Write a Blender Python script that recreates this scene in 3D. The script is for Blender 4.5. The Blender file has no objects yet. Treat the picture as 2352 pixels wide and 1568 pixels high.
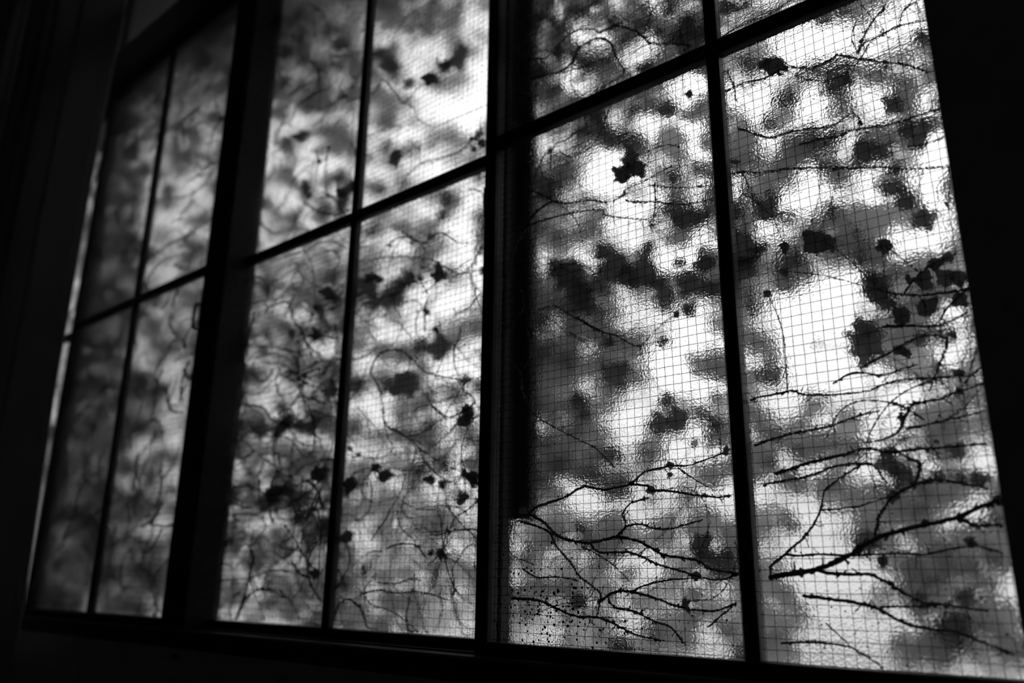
import bpy, math, random
import numpy as np
from mathutils import Vector, Matrix, noise

scn = bpy.context.scene
R = random.Random(11)

# ------------------------------------------------------------------ camera, sky, exposure
Z0 = 1.0                                  # height of the lower edge of the glass above the floor
CAM = Vector((0.7139, -0.8055, Z0 + 0.072))
YAW, PITCH, ROLL, FPX = -0.7069, 0.2866, 0.0118, 1870.7
FW = Vector((math.sin(YAW)*math.cos(PITCH), math.cos(YAW)*math.cos(PITCH), math.sin(PITCH)))
r0 = Vector((math.cos(YAW), -math.sin(YAW), 0)); u0 = r0.cross(FW)
RT = math.cos(ROLL)*r0 + math.sin(ROLL)*u0
UP = -math.sin(ROLL)*r0 + math.cos(ROLL)*u0
cd = bpy.data.cameras.new('camera'); cam = bpy.data.objects.new('camera', cd); scn.collection.objects.link(cam)
cam.matrix_world = Matrix(((RT.x, UP.x, -FW.x, CAM.x), (RT.y, UP.y, -FW.y, CAM.y), (RT.z, UP.z, -FW.z, CAM.z), (0, 0, 0, 1)))
cd.sensor_width = 36.0; cd.lens = FPX/2352*36.0; cd.clip_start = 0.02
cd.dof.use_dof = True; cd.dof.focus_distance = 0.93; cd.dof.aperture_fstop = 2.6
scn.camera = cam

world = bpy.data.worlds.new('overcast_sky'); scn.world = world; world.use_nodes = True
nt = world.node_tree; nt.nodes.clear()
# overcast sky: brightness rises from the horizon to the zenith as (1 + 2 sin h) / 3, grey below
tc = nt.nodes.new('ShaderNodeTexCoord'); sx = nt.nodes.new('ShaderNodeSeparateXYZ')
mr = nt.nodes.new('ShaderNodeMapRange'); mr.inputs['From Min'].default_value = 0; mr.inputs['From Max'].default_value = 1
mr.inputs['To Min'].default_value = 1/3; mr.inputs['To Max'].default_value = 1
bg = nt.nodes.new('ShaderNodeBackground'); ow = nt.nodes.new('ShaderNodeOutputWorld')
SKY = 2.5
mu = nt.nodes.new('ShaderNodeMath'); mu.operation = 'MULTIPLY'; mu.inputs[1].default_value = SKY
bg.inputs['Color'].default_value = (1, 1, 1, 1)
nt.links.new(tc.outputs['Generated'], sx.inputs[0]); nt.links.new(sx.outputs['Z'], mr.inputs['Value'])
nt.links.new(mr.outputs[0], mu.inputs[0]); nt.links.new(mu.outputs[0], bg.inputs['Strength'])
nt.links.new(bg.outputs[0], ow.inputs['Surface'])
cy = scn.cycles; cy.max_bounces = 8; cy.diffuse_bounces = 4; cy.glossy_bounces = 1; cy.transmission_bounces = 5; cy.transparent_max_bounces = 4; cy.adaptive_threshold = .02
vs = scn.view_settings
vs.view_transform = 'Standard'; vs.look = 'None'; vs.gamma = 1; vs.use_curve_mapping = False; vs.exposure = 0.0

# ------------------------------------------------------------------ helpers
COL = scn.collection
def pix(x, y, Y):
    """photo pixel -> point on the upright plane y = Y"""
    d = RT*((x-1176)/FPX) - UP*((y-784)/FPX) + FW
    return CAM + d*((Y-CAM.y)/d.y)
def proj(P):
    q = P-CAM; w = q.dot(FW)
    return 1176+FPX*q.dot(RT)/w, 784-FPX*q.dot(UP)/w, w
def new_mat(name):
    m = bpy.data.materials.new(name); m.use_nodes = True; m.node_tree.nodes.clear()
    o = m.node_tree.nodes.new('ShaderNodeOutputMaterial'); return m, m.node_tree, o
def plain(name, v, rough=0.6, nscale=20.0, var=0.25, bump=0.1, stretch=(1, 1, 1)):
    m, t, o = new_mat(name)
    p = t.nodes.new('ShaderNodeBsdfPrincipled'); p.inputs['Roughness'].default_value = rough
    p.inputs['Specular IOR Level'].default_value = 0.25
    c = t.nodes.new('ShaderNodeTexCoord'); mp = t.nodes.new('ShaderNodeMapping'); mp.inputs['Scale'].default_value = stretch
    n = t.nodes.new('ShaderNodeTexNoise'); n.inputs['Scale'].default_value = nscale; n.inputs['Detail'].default_value = 5
    r = t.nodes.new('ShaderNodeValToRGB')
    a, b = v*(1-var), v*(1+var)
    r.color_ramp.elements[0].position = .3; r.color_ramp.elements[1].position = .7
    r.color_ramp.elements[0].color = (a, a, a, 1); r.color_ramp.elements[1].color = (b, b, b, 1)
    bp = t.nodes.new('ShaderNodeBump'); bp.inputs['Strength'].default_value = bump; bp.inputs['Distance'].default_value = .004
    L = t.links.new
    L(c.outputs['Object'], mp.inputs[0]); L(mp.outputs[0], n.inputs['Vector']); L(n.outputs['Fac'], r.inputs[0])
    L(r.outputs[0], p.inputs['Base Color']); L(n.outputs['Fac'], bp.inputs['Height']); L(bp.outputs[0], p.inputs['Normal'])
    L(p.outputs[0], o.inputs['Surface']); return m
def leaf_mat(name, refl, trans):
    m, t, o = new_mat(name); L = t.links.new
    oi = t.nodes.new('ShaderNodeObjectInfo')
    n = t.nodes.new('ShaderNodeTexNoise'); n.inputs['Scale'].default_value = 4; n.inputs['Detail'].default_value = 4
    c = t.nodes.new('ShaderNodeTexCoord'); L(c.outputs['Object'], n.inputs['Vector'])
    def tone(v):
        a = t.nodes.new('ShaderNodeMapRange'); a.inputs['To Min'].default_value = v*.65; a.inputs['To Max'].default_value = v*1.35
        s = t.nodes.new('ShaderNodeMath'); s.operation = 'MULTIPLY_ADD'; s.inputs[1].default_value = .5
        L(n.outputs['Fac'], s.inputs[0])
        h = t.nodes.new('ShaderNodeMath'); h.operation = 'MULTIPLY'; h.inputs[1].default_value = .5
        L(oi.outputs['Random'], h.inputs[0]); L(h.outputs[0], s.inputs[2]); L(s.outputs[0], a.inputs['Value'])
        k = t.nodes.new('ShaderNodeCombineColor')
        for i in range(3): L(a.outputs[0], k.inputs[i])
        return k.outputs[0]
    d = t.nodes.new('ShaderNodeBsdfDiffuse'); L(tone(refl), d.inputs['Color'])
    tr = t.nodes.new('ShaderNodeBsdfTranslucent'); L(tone(trans), tr.inputs['Color'])
    ad = t.nodes.new('ShaderNodeAddShader'); L(d.outputs[0], ad.inputs[0]); L(tr.outputs[0], ad.inputs[1])
    L(ad.outputs[0], o.inputs['Surface']); return m

M_frame = plain('dark_painted_steel', .022, .5, 60, .3, .15)
M_wood = plain('dark_stained_sill', .04, .6, 30, .35, .2, (1, 6, 6))
M_wall = plain('pale_plaster', .46, .9, 18, .12, .15)
M_floor = plain('worn_floor_boards', .30, .7, 12, .3, .2, (1, 8, 1))
M_ground = plain('garden_soil', .16, .95, 6, .4, .6)
M_stem = plain('vine_bark', .045, .85, 150, .5, .4)
M_wire = plain('glass_wire', .02, .6, 90, .4, .1)
M_dirt = plain('dirt', .03, .95, 90, .4, .1)
M_curt = None
LEAF = {'A': leaf_mat('dry_thick_leaf', .05, .03), 'B': leaf_mat('leathery_leaf', .07, .06), 'C': leaf_mat('thin_leaf', .15, .30)}

# curtain cloth
M_curt, t, o = new_mat('curtain_cloth'); L = t.links.new
d = t.nodes.new('ShaderNodeBsdfDiffuse'); tr = t.nodes.new('ShaderNodeBsdfTranslucent'); ad = t.nodes.new('ShaderNodeAddShader')
c = t.nodes.new('ShaderNodeTexCoord'); n = t.nodes.new('ShaderNodeTexNoise'); n.inputs['Scale'].default_value = 300
r = t.nodes.new('ShaderNodeValToRGB'); r.color_ramp.elements[0].color = (.26, .26, .26, 1); r.color_ramp.elements[1].color = (.36, .36, .36, 1)
L(c.outputs['Object'], n.inputs['Vector']); L(n.outputs['Fac'], r.inputs[0]); L(r.outputs[0], d.inputs['Color'])
tr.inputs['Color'].default_value = (.16, .16, .16, 1)
L(d.outputs[0], ad.inputs[0]); L(tr.outputs[0], ad.inputs[1]); L(ad.outputs[0], o.inputs['Surface'])

# wired cast glass with a rippled surface
M_glass, t, o = new_mat('rippled_cast_glass'); L = t.links.new
g = t.nodes.new('ShaderNodeBsdfGlass'); g.inputs['IOR'].default_value = 1.5; g.inputs['Roughness'].default_value = 0.12
g.inputs['Color'].default_value = (.96, .96, .96, 1)
c = t.nodes.new('ShaderNodeTexCoord')
n1 = t.nodes.new('ShaderNodeTexNoise'); n1.inputs['Scale'].default_value = 400; n1.inputs['Detail'].default_value = 1.0
n2 = t.nodes.new('ShaderNodeTexNoise'); n2.inputs['Scale'].default_value = 60; n2.inputs['Detail'].default_value = 1
mx = t.nodes.new('ShaderNodeMath'); mx.operation = 'MULTIPLY_ADD'; mx.inputs[1].default_value = 1.2
bp = t.nodes.new('ShaderNodeBump'); bp.inputs['Strength'].default_value = 1.0; bp.inputs['Distance'].default_value = .00036
for q in (n1, n2): L(c.outputs['Object'], q.inputs['Vector'])
L(n2.outputs['Fac'], mx.inputs[0]); L(n1.outputs['Fac'], mx.inputs[2]); L(mx.outputs[0], bp.inputs['Height'])
L(bp.outputs[0], g.inputs['Normal']); L(g.outputs[0], o.inputs['Surface'])

class MB:
    def __init__(s): s.v = []; s.f = []
    def box(s, x0, x1, y0, y1, z0, z1, bev=0):
        b = len(s.v)
        if bev <= 0:
            s.v += [(x, y, z) for z in (z0, z1) for y in (y0, y1) for x in (x0, x1)]
            s.f += [tuple(b+i for i in q) for q in ((0,2,3,1),(4,5,7,6),(0,1,5,4),(2,6,7,3),(0,4,6,2),(1,3,7,5))]
        else:                                    # chamfered along its longest axis
            ax = max(range(3), key=lambda i: (x1-x0, y1-y0, z1-z0)[i])
            lo, hi = (x0, y0, z0), (x1, y1, z1); i, j = [(1,2),(2,0),(0,1)][ax]
            a0, a1, b0, b1 = lo[i], hi[i], lo[j], hi[j]; e = bev
            ring = [(a0+e,b0),(a1-e,b0),(a1,b0+e),(a1,b1-e),(a1-e,b1),(a0+e,b1),(a0,b1-e),(a0,b0+e)]
            for k in (lo[ax], hi[ax]):
                for p, q in ring:
                    w = [0, 0, 0]; w[ax] = k; w[i] = p; w[j] = q; s.v.append(tuple(w))
            s.f += [tuple(b+k for k in range(7, -1, -1)), tuple(b+8+k for k in range(8))]
            s.f += [(b+k, b+(k+1) % 8, b+8+(k+1) % 8, b+8+k) for k in range(8)]
        return s
    def tube(s, pts, rads, n=6):
        b = len(s.v); k = len(pts); pts = [Vector(p) for p in pts]
        for i, p in enumerate(pts):
            t = (pts[min(i+1, k-1)]-pts[max(i-1, 0)])
            t = t.normalized() if t.length > 1e-9 else Vector((1, 0, 0))
            a = t.cross(Vector((0, 1, 0)))
            if a.length < 1e-3: a = t.cross(Vector((1, 0, 0)))
            a.normalize(); c = t.cross(a)
            for j in range(n):
                th = 2*math.pi*j/n; s.v.append(tuple(p+(a*math.cos(th)+c*math.sin(th))*rads[i]))
        for i in range(k-1):
            for j in range(n):
                s.f.append((b+i*n+j, b+i*n+(j+1) % n, b+(i+1)*n+(j+1) % n, b+(i+1)*n+j))
        s.f += [tuple(b+j for j in range(n-1, -1, -1)), tuple(b+(k-1)*n+j for j in range(n))]
        return s
    def blob(s, c, r):
        b = len(s.v); c = Vector(c)
        s.v += [tuple(c+Vector(q)*r*R.uniform(.7, 1.3)) for q in ((1,0,0),(-1,0,0),(0,1,0),(0,-1,0),(0,0,1),(0,0,-1))]
        for f in ((0,2,4),(2,1,4),(1,3,4),(3,0,4),(2,0,5),(1,2,5),(3,1,5),(0,3,5)): s.f.append(tuple(b+i for i in f))
        return s
    def build(s, name, mat, parent=None, smooth=False, kind=None):
        me = bpy.data.meshes.new(name); me.from_pydata(s.v, [], s.f); me.update()
        if smooth: me.polygons.foreach_set('use_smooth', [True]*len(me.polygons))
        me.materials.append(mat); o = bpy.data.objects.new(name, me); COL.objects.link(o)
        if parent: o.parent = parent; o.matrix_parent_inverse = parent.matrix_world.inverted()
        if kind: o['kind'] = kind
        return o
def tag(o, label=None, cat=None, group=None, kind=None):
    for k, v in (('label', label), ('category', cat), ('group', group), ('kind', kind)):
        if v: o[k] = v
    return o
def empty(name, loc):
    o = bpy.data.objects.new(name, None); COL.objects.link(o); o.location = loc; o.empty_display_size = .05
    o.matrix_world = Matrix.Translation(loc); return o
def struct(name, mb, mat, label, cat): return tag(mb.build(name, mat), label, cat, kind='structure')

# ------------------------------------------------------------------ the room
ZT0, ZT1, ZTOP = Z0+1.365, Z0+1.50, Z0+1.95            # transom bar and window head
XL, XR = -2.32, 0.62
struct('floor', MB().box(-3.2, 2.4, -3.4, .02, -.1, 0), M_floor, 'bare dim floor of the dark room below the window', 'floor')
struct('ceiling', MB().box(-3.2, 2.4, -3.4, .14, 3.1, 3.2), M_wall, 'plain ceiling above the dark room', 'ceiling')
wb = MB().box(-3.2, 2.4, -.034, .05, 0, Z0-.046).box(-3.2, XL, -.034, .05, Z0-.046, 3.1).box(XL, 2.4, -.034, .05, ZTOP, 3.1)
wb = struct('wall_back', wb, M_wall, 'grey plaster wall below the dark window sill', 'wall')
struct('wall_right', MB().box(.5962, 2.4, -.12, -.034, 0, 3.1).box(.714, 2.4, -.034, .05, Z0-.046, ZTOP), M_wall, 'plain dark wall pier standing proud beside the brightest wired window', 'wall')
struct('wall_left', MB().box(-3.3, -3.2, -3.4, .14, 0, 3.2), M_wall, 'side wall behind the curtain', 'wall')
DX0, DX1, DZ = .2, .50, 2.0
struct('wall_front', MB().box(-3.3, DX0, -3.5, -3.4, 0, 3.2).box(DX1, 2.5, -3.5, -3.4, 0, 3.2).box(DX0, DX1, -3.5, -3.4, DZ, 3.2), M_wall, 'wall opposite the window', 'wall')
struct('wall_side', MB().box(2.4, 2.5, -3.4, .14, 0, 3.2), M_wall, 'side wall on the far side of the pier', 'wall')
dr = empty('door_1', (DX0, -3.4, 0)); tag(dr, 'narrow shut wooden door in a dark frame opposite the window', 'door', kind='structure')
for a, b, c, d_ in ((DX0-.06, DX0, 0, DZ), (DX1, DX1+.06, 0, DZ), (DX0-.06, DX1+.06, DZ, DZ+.06)):
    MB().box(a, b, -3.5, -3.38, c, d_, .004).build('door_frame', M_wood, dr)
dl = MB().box(DX0, DX1, -3.47, -3.43, 0, DZ).build('door_leaf', M_wood, dr)
MB().tube([(DX0+.04, -3.432, 1.0), (DX0+.04, -3.39, 1.0), (DX0+.11, -3.385, 1.0)], [.008]*3, 8).build('handle', M_frame, dl)
nl = pix(408, 1507, -.034)
nh = MB(); nh.tube([nl+Vector((0, .004, 0)), nl+Vector((0, -.006, 0)), nl+Vector((0, -.007, 0))], [.003, .003, .006], 8)
nh.build('nail', M_frame, wb)
struct('ground', MB().box(-14, 12, .14, 20, -.5, -.4), M_ground, 'dark garden ground outside the window', 'ground')
ea = empty('eave', (-.8, .05, ZTOP)); tag(ea, 'dark eave boards jutting out above the window outside', 'eave', kind='structure')
for k in range(6):
    MB().box(-4.2, 1.8, .05+.13*k, .175+.13*k, ZTOP+.01-.01*k, ZTOP+.04-.01*k, .003).build('eave_board', M_wood, ea)

# sill, head, mullions
sl = empty('trim_1', (-.85, 0, Z0-.03)); tag(sl, 'dark stained wooden window sill with two sash tracks', 'window sill', kind='structure')
MB().box(XL, .714, -.034, .055, Z0-.046, Z0-.016, .003).build('sill_board', M_wood, sl)
MB().box(XL, .714, -.0035, .0035, Z0-.016, Z0-.0135).build('sash_track', M_frame, sl)
MB().box(XL, .714, .0265, .0335, Z0-.016, Z0-.0135).build('sash_track', M_frame, sl)
struct('trim_2', MB().box(XL, .714, -.03, .08, ZT0+.022, ZT1, .006), M_frame, 'thick dark transom bar above the sliding sashes', 'transom')
struct('trim_3', MB().box(-.757, -.70, -.030, .046, Z0-.016, ZTOP, .004), M_frame, 'wide dark mullion post between the sliding sashes', 'mullion')
struct('trim_4', MB().box(XL, XL+.04, -.03, .075, Z0-.016, ZTOP, .004), M_frame, 'dark window jamb hidden behind the curtain', 'jamb')

# ------------------------------------------------------------------ window sashes
PITCHW = .01065
def wires(x0, x1, z0, z1, y, seed):
    mb = MB(); rr = random.Random(seed); e = .00030
    nx = int((x1-x0)/PITCHW); nz = int((z1-z0)/PITCHW)
    ox = (x1-x0-nx*PITCHW)*rr.uniform(.2, .8); oz = (z1-z0-nz*PITCHW)*rr.uniform(.2, .8)
    W = lambda a, b, k: .0011*noise.noise(Vector((a*9, b*9, k+seed*7.3)))+.0005*noise.noise(Vector((a*70, b*70, k+seed*3.1)))
    for i in range(nx+1):
        x = x0+ox+i*PITCHW
        if x > x1-.001: continue
        pts = [(x+W(x, z0+(z1-z0)*k/(nz), 1.5), y, z0+(z1-z0)*k/nz) for k in range(nz+1)]
        mb.tube(pts, [e]*len(pts), 4)
    for i in range(nz+1):
        z = z0+oz+i*PITCHW
        if z > z1-.001: continue
        pts = [(x0+(x1-x0)*k/nx, y+.0004, z+W(x0+(x1-x0)*k/nx, z, 5.5)) for k in range(nx+1)]
        mb.tube(pts, [e]*len(pts), 4)
    return mb
def sash(name, gl, bar, gr, y, sl_, sr_, label, handle=None, zt=ZT0, zb=Z0, zmid=Z0+.6944, top=None):
    """gl/gr: glass edges, bar: centre of the upright glazing bar, sl_/sr_: stile widths"""
    t = empty(name, ((gl+gr)/2, y, Z0-.014)); tag(t, label, 'window', kind='structure')
    fy0, fy1 = y-.012, y+.012
    MB().box(gl-sl_, gl, fy0, fy1, zb-.0135, zt+.022, .002).build('stile', M_frame, t)
    MB().box(gr, gr+sr_, fy0, fy1, zb-.0135, zt+.022, .002).build('stile', M_frame, t)
    MB().box(gl, gr, fy0, fy1, zb-.0135, zb, .002).build('bottom_rail', M_frame, t)
    MB().box(gl, gr, fy0, fy1, zt, zt+.022, .002).build('top_rail', M_frame, t)
    b = .0082
    MB().box(bar-b, bar+b, y-.0095, y+.0095, zb, zt, .002).build('glazing_bar', M_frame, t)
    for a, c in ((gl, bar-b), (bar+b, gr)):
        MB().box(a, c, y-.0095, y+.0095, zmid-.0098, zmid+.0098, .002).build('glazing_bar', M_frame, t)
    k = 0
    for a, c in ((gl, bar-b), (bar+b, gr)):
        for z0, z1 in ((zb, zmid-.0098), (zmid+.0098, zt)):
            p = MB().box(a-.001, c+.001, y-.003, y+.003, z0-.001, z1+.001).build('pane', M_glass, t)
            wires(a, c, z0, z1, y, hash_name(name)+k).build('wire_mesh', M_wire, p, kind='stuff')
            k += 1
            # putty fillet round the pane
    if handle:
        for hx, hz, zz, dep in handle:
            h = MB(); r = .0032
            h.tube([(hx, fy0+.002, hz-zz), (hx, fy0-dep*.8, hz-zz), (hx, fy0-dep, hz-zz+.005), (hx, fy0-dep, hz+zz-.005), (hx, fy0-dep*.8, hz+zz), (hx, fy0+.002, hz+zz)], [r]*6, 8)
            ho = h.build('handle', M_frame, t)
            MB().box(hx-.008, hx+.008, fy0-.002, fy0+.001, hz-zz-.012, hz+zz+.012).build('handle_plate', M_frame, ho)
    return t
def hash_name(n): return int(n.split('_')[1])*10
sash('window_1', -2.19, -1.835, -1.488, .03, .03, .025, 'wired glass sash half hidden behind the curtain edge')
sash('window_2', -1.4426, -1.1283, -.8135, 0, .0235, .055, 'dim wired glass sliding sash between the curtain and the wide post', [(-.800, Z0+.583, .026, .017)])
sash('window_3', -.7107, -.3675, -.0243, .03, .0225, .0225, 'out of focus wired glass sash behind the stile of its neighbour', [(-.722, Z0+.60, .026, .010)])
sash('window_4', 0, .345, .690, 0, .0215, .0225, 'bright wired glass sash against the wall pier, in sharp focus', [(-.0115, Z0+.600, .012, .007)])
# upper lights above the transom
ul = empty('window_5', (-1.4, .02, ZT1)); tag(ul, 'shallow dim fixed light above the transom bar', 'window', kind='structure')
for x0, x1 in ((XL+.04, -.757), (-.70, .714)):
    p = MB().box(x0, x1, .017, .023, ZT1-.002, ZTOP).build('pane', M_glass, ul)
    MB().box((x0+x1)/2-.008, (x0+x1)/2+.008, .008, .032, ZT1-.001, ZTOP, .002).build('glazing_bar', M_frame, ul)

# dark batten outside, seen blurred through the glass beside the stile of window_4
bt = MB().box(-.022, .024, .046, .066, Z0+.150, ZT1, .003)
tag(bt.build('timber_batten', M_wood), 'dark timber batten outside, blurred behind the bright sash beside its stile', 'batten')

# dirt splashes on the glass low down
def dirt(pane_no, spots, seed, k=0, xr=(.002, .334)):
    win = bpy.data.objects[pane_no]; panes = sorted([c for c in win.children if c.name.startswith('pane')], key=lambda c: c.name)
    mb = MB(); rr = random.Random(seed)
    for (x, y, rx, ry, n, r) in spots:
        for _ in range(n):
            P = pix(x+rr.gauss(0, rx), y+rr.gauss(0, ry), -.0032)
            if P.z < Z0+.002 or P.x < xr[0] or P.x > xr[1]: continue
            q = rr.uniform(.35, 1)**2*r; b = len(mb.v)
            mb.v += [tuple(P+Vector((math.cos(a)*q*rr.uniform(.6, 1.2), -.0003, math.sin(a)*q*rr.uniform(.6, 1.2)))) for a in [k*math.pi/3 for k in range(6)]]
            mb.v.append(tuple(P+Vector((0, -.0003-.3*q, 0)))); mb.f += [(b+k, b+(k+1) % 6, b+6) for k in range(6)]
    mb.build('dirt', M_dirt, panes[k], kind='stuff')
dirt('window_4', [(1230, 1400, 55, 60, 190, .0022), (1290, 1420, 60, 45, 110, .0022), (1450, 1440, 130, 40, 90, .0016), (1250, 1330, 60, 50, 70, .0015)], 4)

dirt('window_4', [(1950, 1380, 140, 90, 120, .0013), (2100, 1230, 110, 60, 50, .0013), (2230, 1440, 60, 60, 40, .0014)], 5, 2, (.356, .58))

# ------------------------------------------------------------------ curtain
def curtain():
    t = empty('curtain', (-1.75, -.14, .02))
    tag(t, 'dim heavy curtain hanging in soft vertical folds at the window end', 'curtain')
    x0, x1 = -2.75, pix(148, 760, -.115).x; n = 420; zs = [.02, .4, .8, 1.0, 1.15, 1.3, 1.45, 1.7, 2.0, 2.2, 2.4, 2.8, 2.95]
    v = []; f = []
    for z in zs:
        for i in range(n+1):
            s = i/n; x = x0+(x1-x0)*s
            ph = 2*math.pi*((x1-x)*7.0+.35*math.sin(x*5.1)+.03*math.sin(z*2))
            amp = .045*(1+.3*math.sin(x*11))*(1-.2*(z/3))
            e = min(1, (1-s)/.05); e = e*e*(3-2*e)
            y = -.115+e*(-.025+amp*math.sin(ph)+.006*math.sin(2.7*ph+z))
            sh = .034*max(0, min(1, (Z0+.45-z)/.45))+.02*max(0, min(1, (z-Z0-1.1)/.3))
            v.append((x+sh*s-e*(.019*math.sin(2*ph)-.004*math.sin(z*1.7)), y, z))
    w = n+1
    for j in range(len(zs)-1):
        for i in range(n): f.append((j*w+i, j*w+i+1, (j+1)*w+i+1, (j+1)*w+i))
    me = bpy.data.meshes.new('cloth'); me.from_pydata(v, [], f); me.polygons.foreach_set('use_smooth', [True]*len(f)); me.materials.append(M_curt)
    o = bpy.data.objects.new('cloth', me); COL.objects.link(o); o.parent = t; o.matrix_parent_inverse = t.matrix_world.inverted()
    so = o.modifiers.new('solid', 'SOLIDIFY'); so.thickness = .003
    rod = MB().tube([(-2.9, -.135, 2.97), (1.0, -.135, 2.97)], [.014, .014], 12)
    ro = rod.build('curtain_rod', M_frame, None, True); tag(ro, 'dark curtain rod above the window', 'curtain rod')
    for xx in (-2.86, -.8, .95):
        MB().tube([(xx, -.135, 2.97), (xx, -.02, 2.97)], [.008, .008], 8).build('bracket', M_frame, ro)
curtain()

# ------------------------------------------------------------------ ivy outside
TILE = {1: (0, 0, 1.96), 2: (0, 768, 1.96), 3: (480, 0, 2.063), 4: (400, 760, 1.94), 5: (1080, 0, 2.0625), 6: (1080, 760, 1.94), 7: (1600, 0, 2.0625), 8: (1600, 760, 1.94)}
def T(tile, u, v):
    a, b, s = TILE[tile]; return a+u/s, b+v/s
def glass_y(tile): return .03 if tile in (3, 4) else 0.0
def catmull(P, k=5):
    out = []; n = len(P)
    for i in range(n-1):
        a, b, c, d = P[max(i-1, 0)], P[i], P[i+1], P[min(i+2, n-1)]
        for j in range(k):
            t = j/k
            out.append(.5*((2*b)+(c-a)*t+(2*a-5*b+4*c-d)*t*t+(3*b-a-3*c+d)*t*t*t))
    out.append(P[-1]); return out

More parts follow.
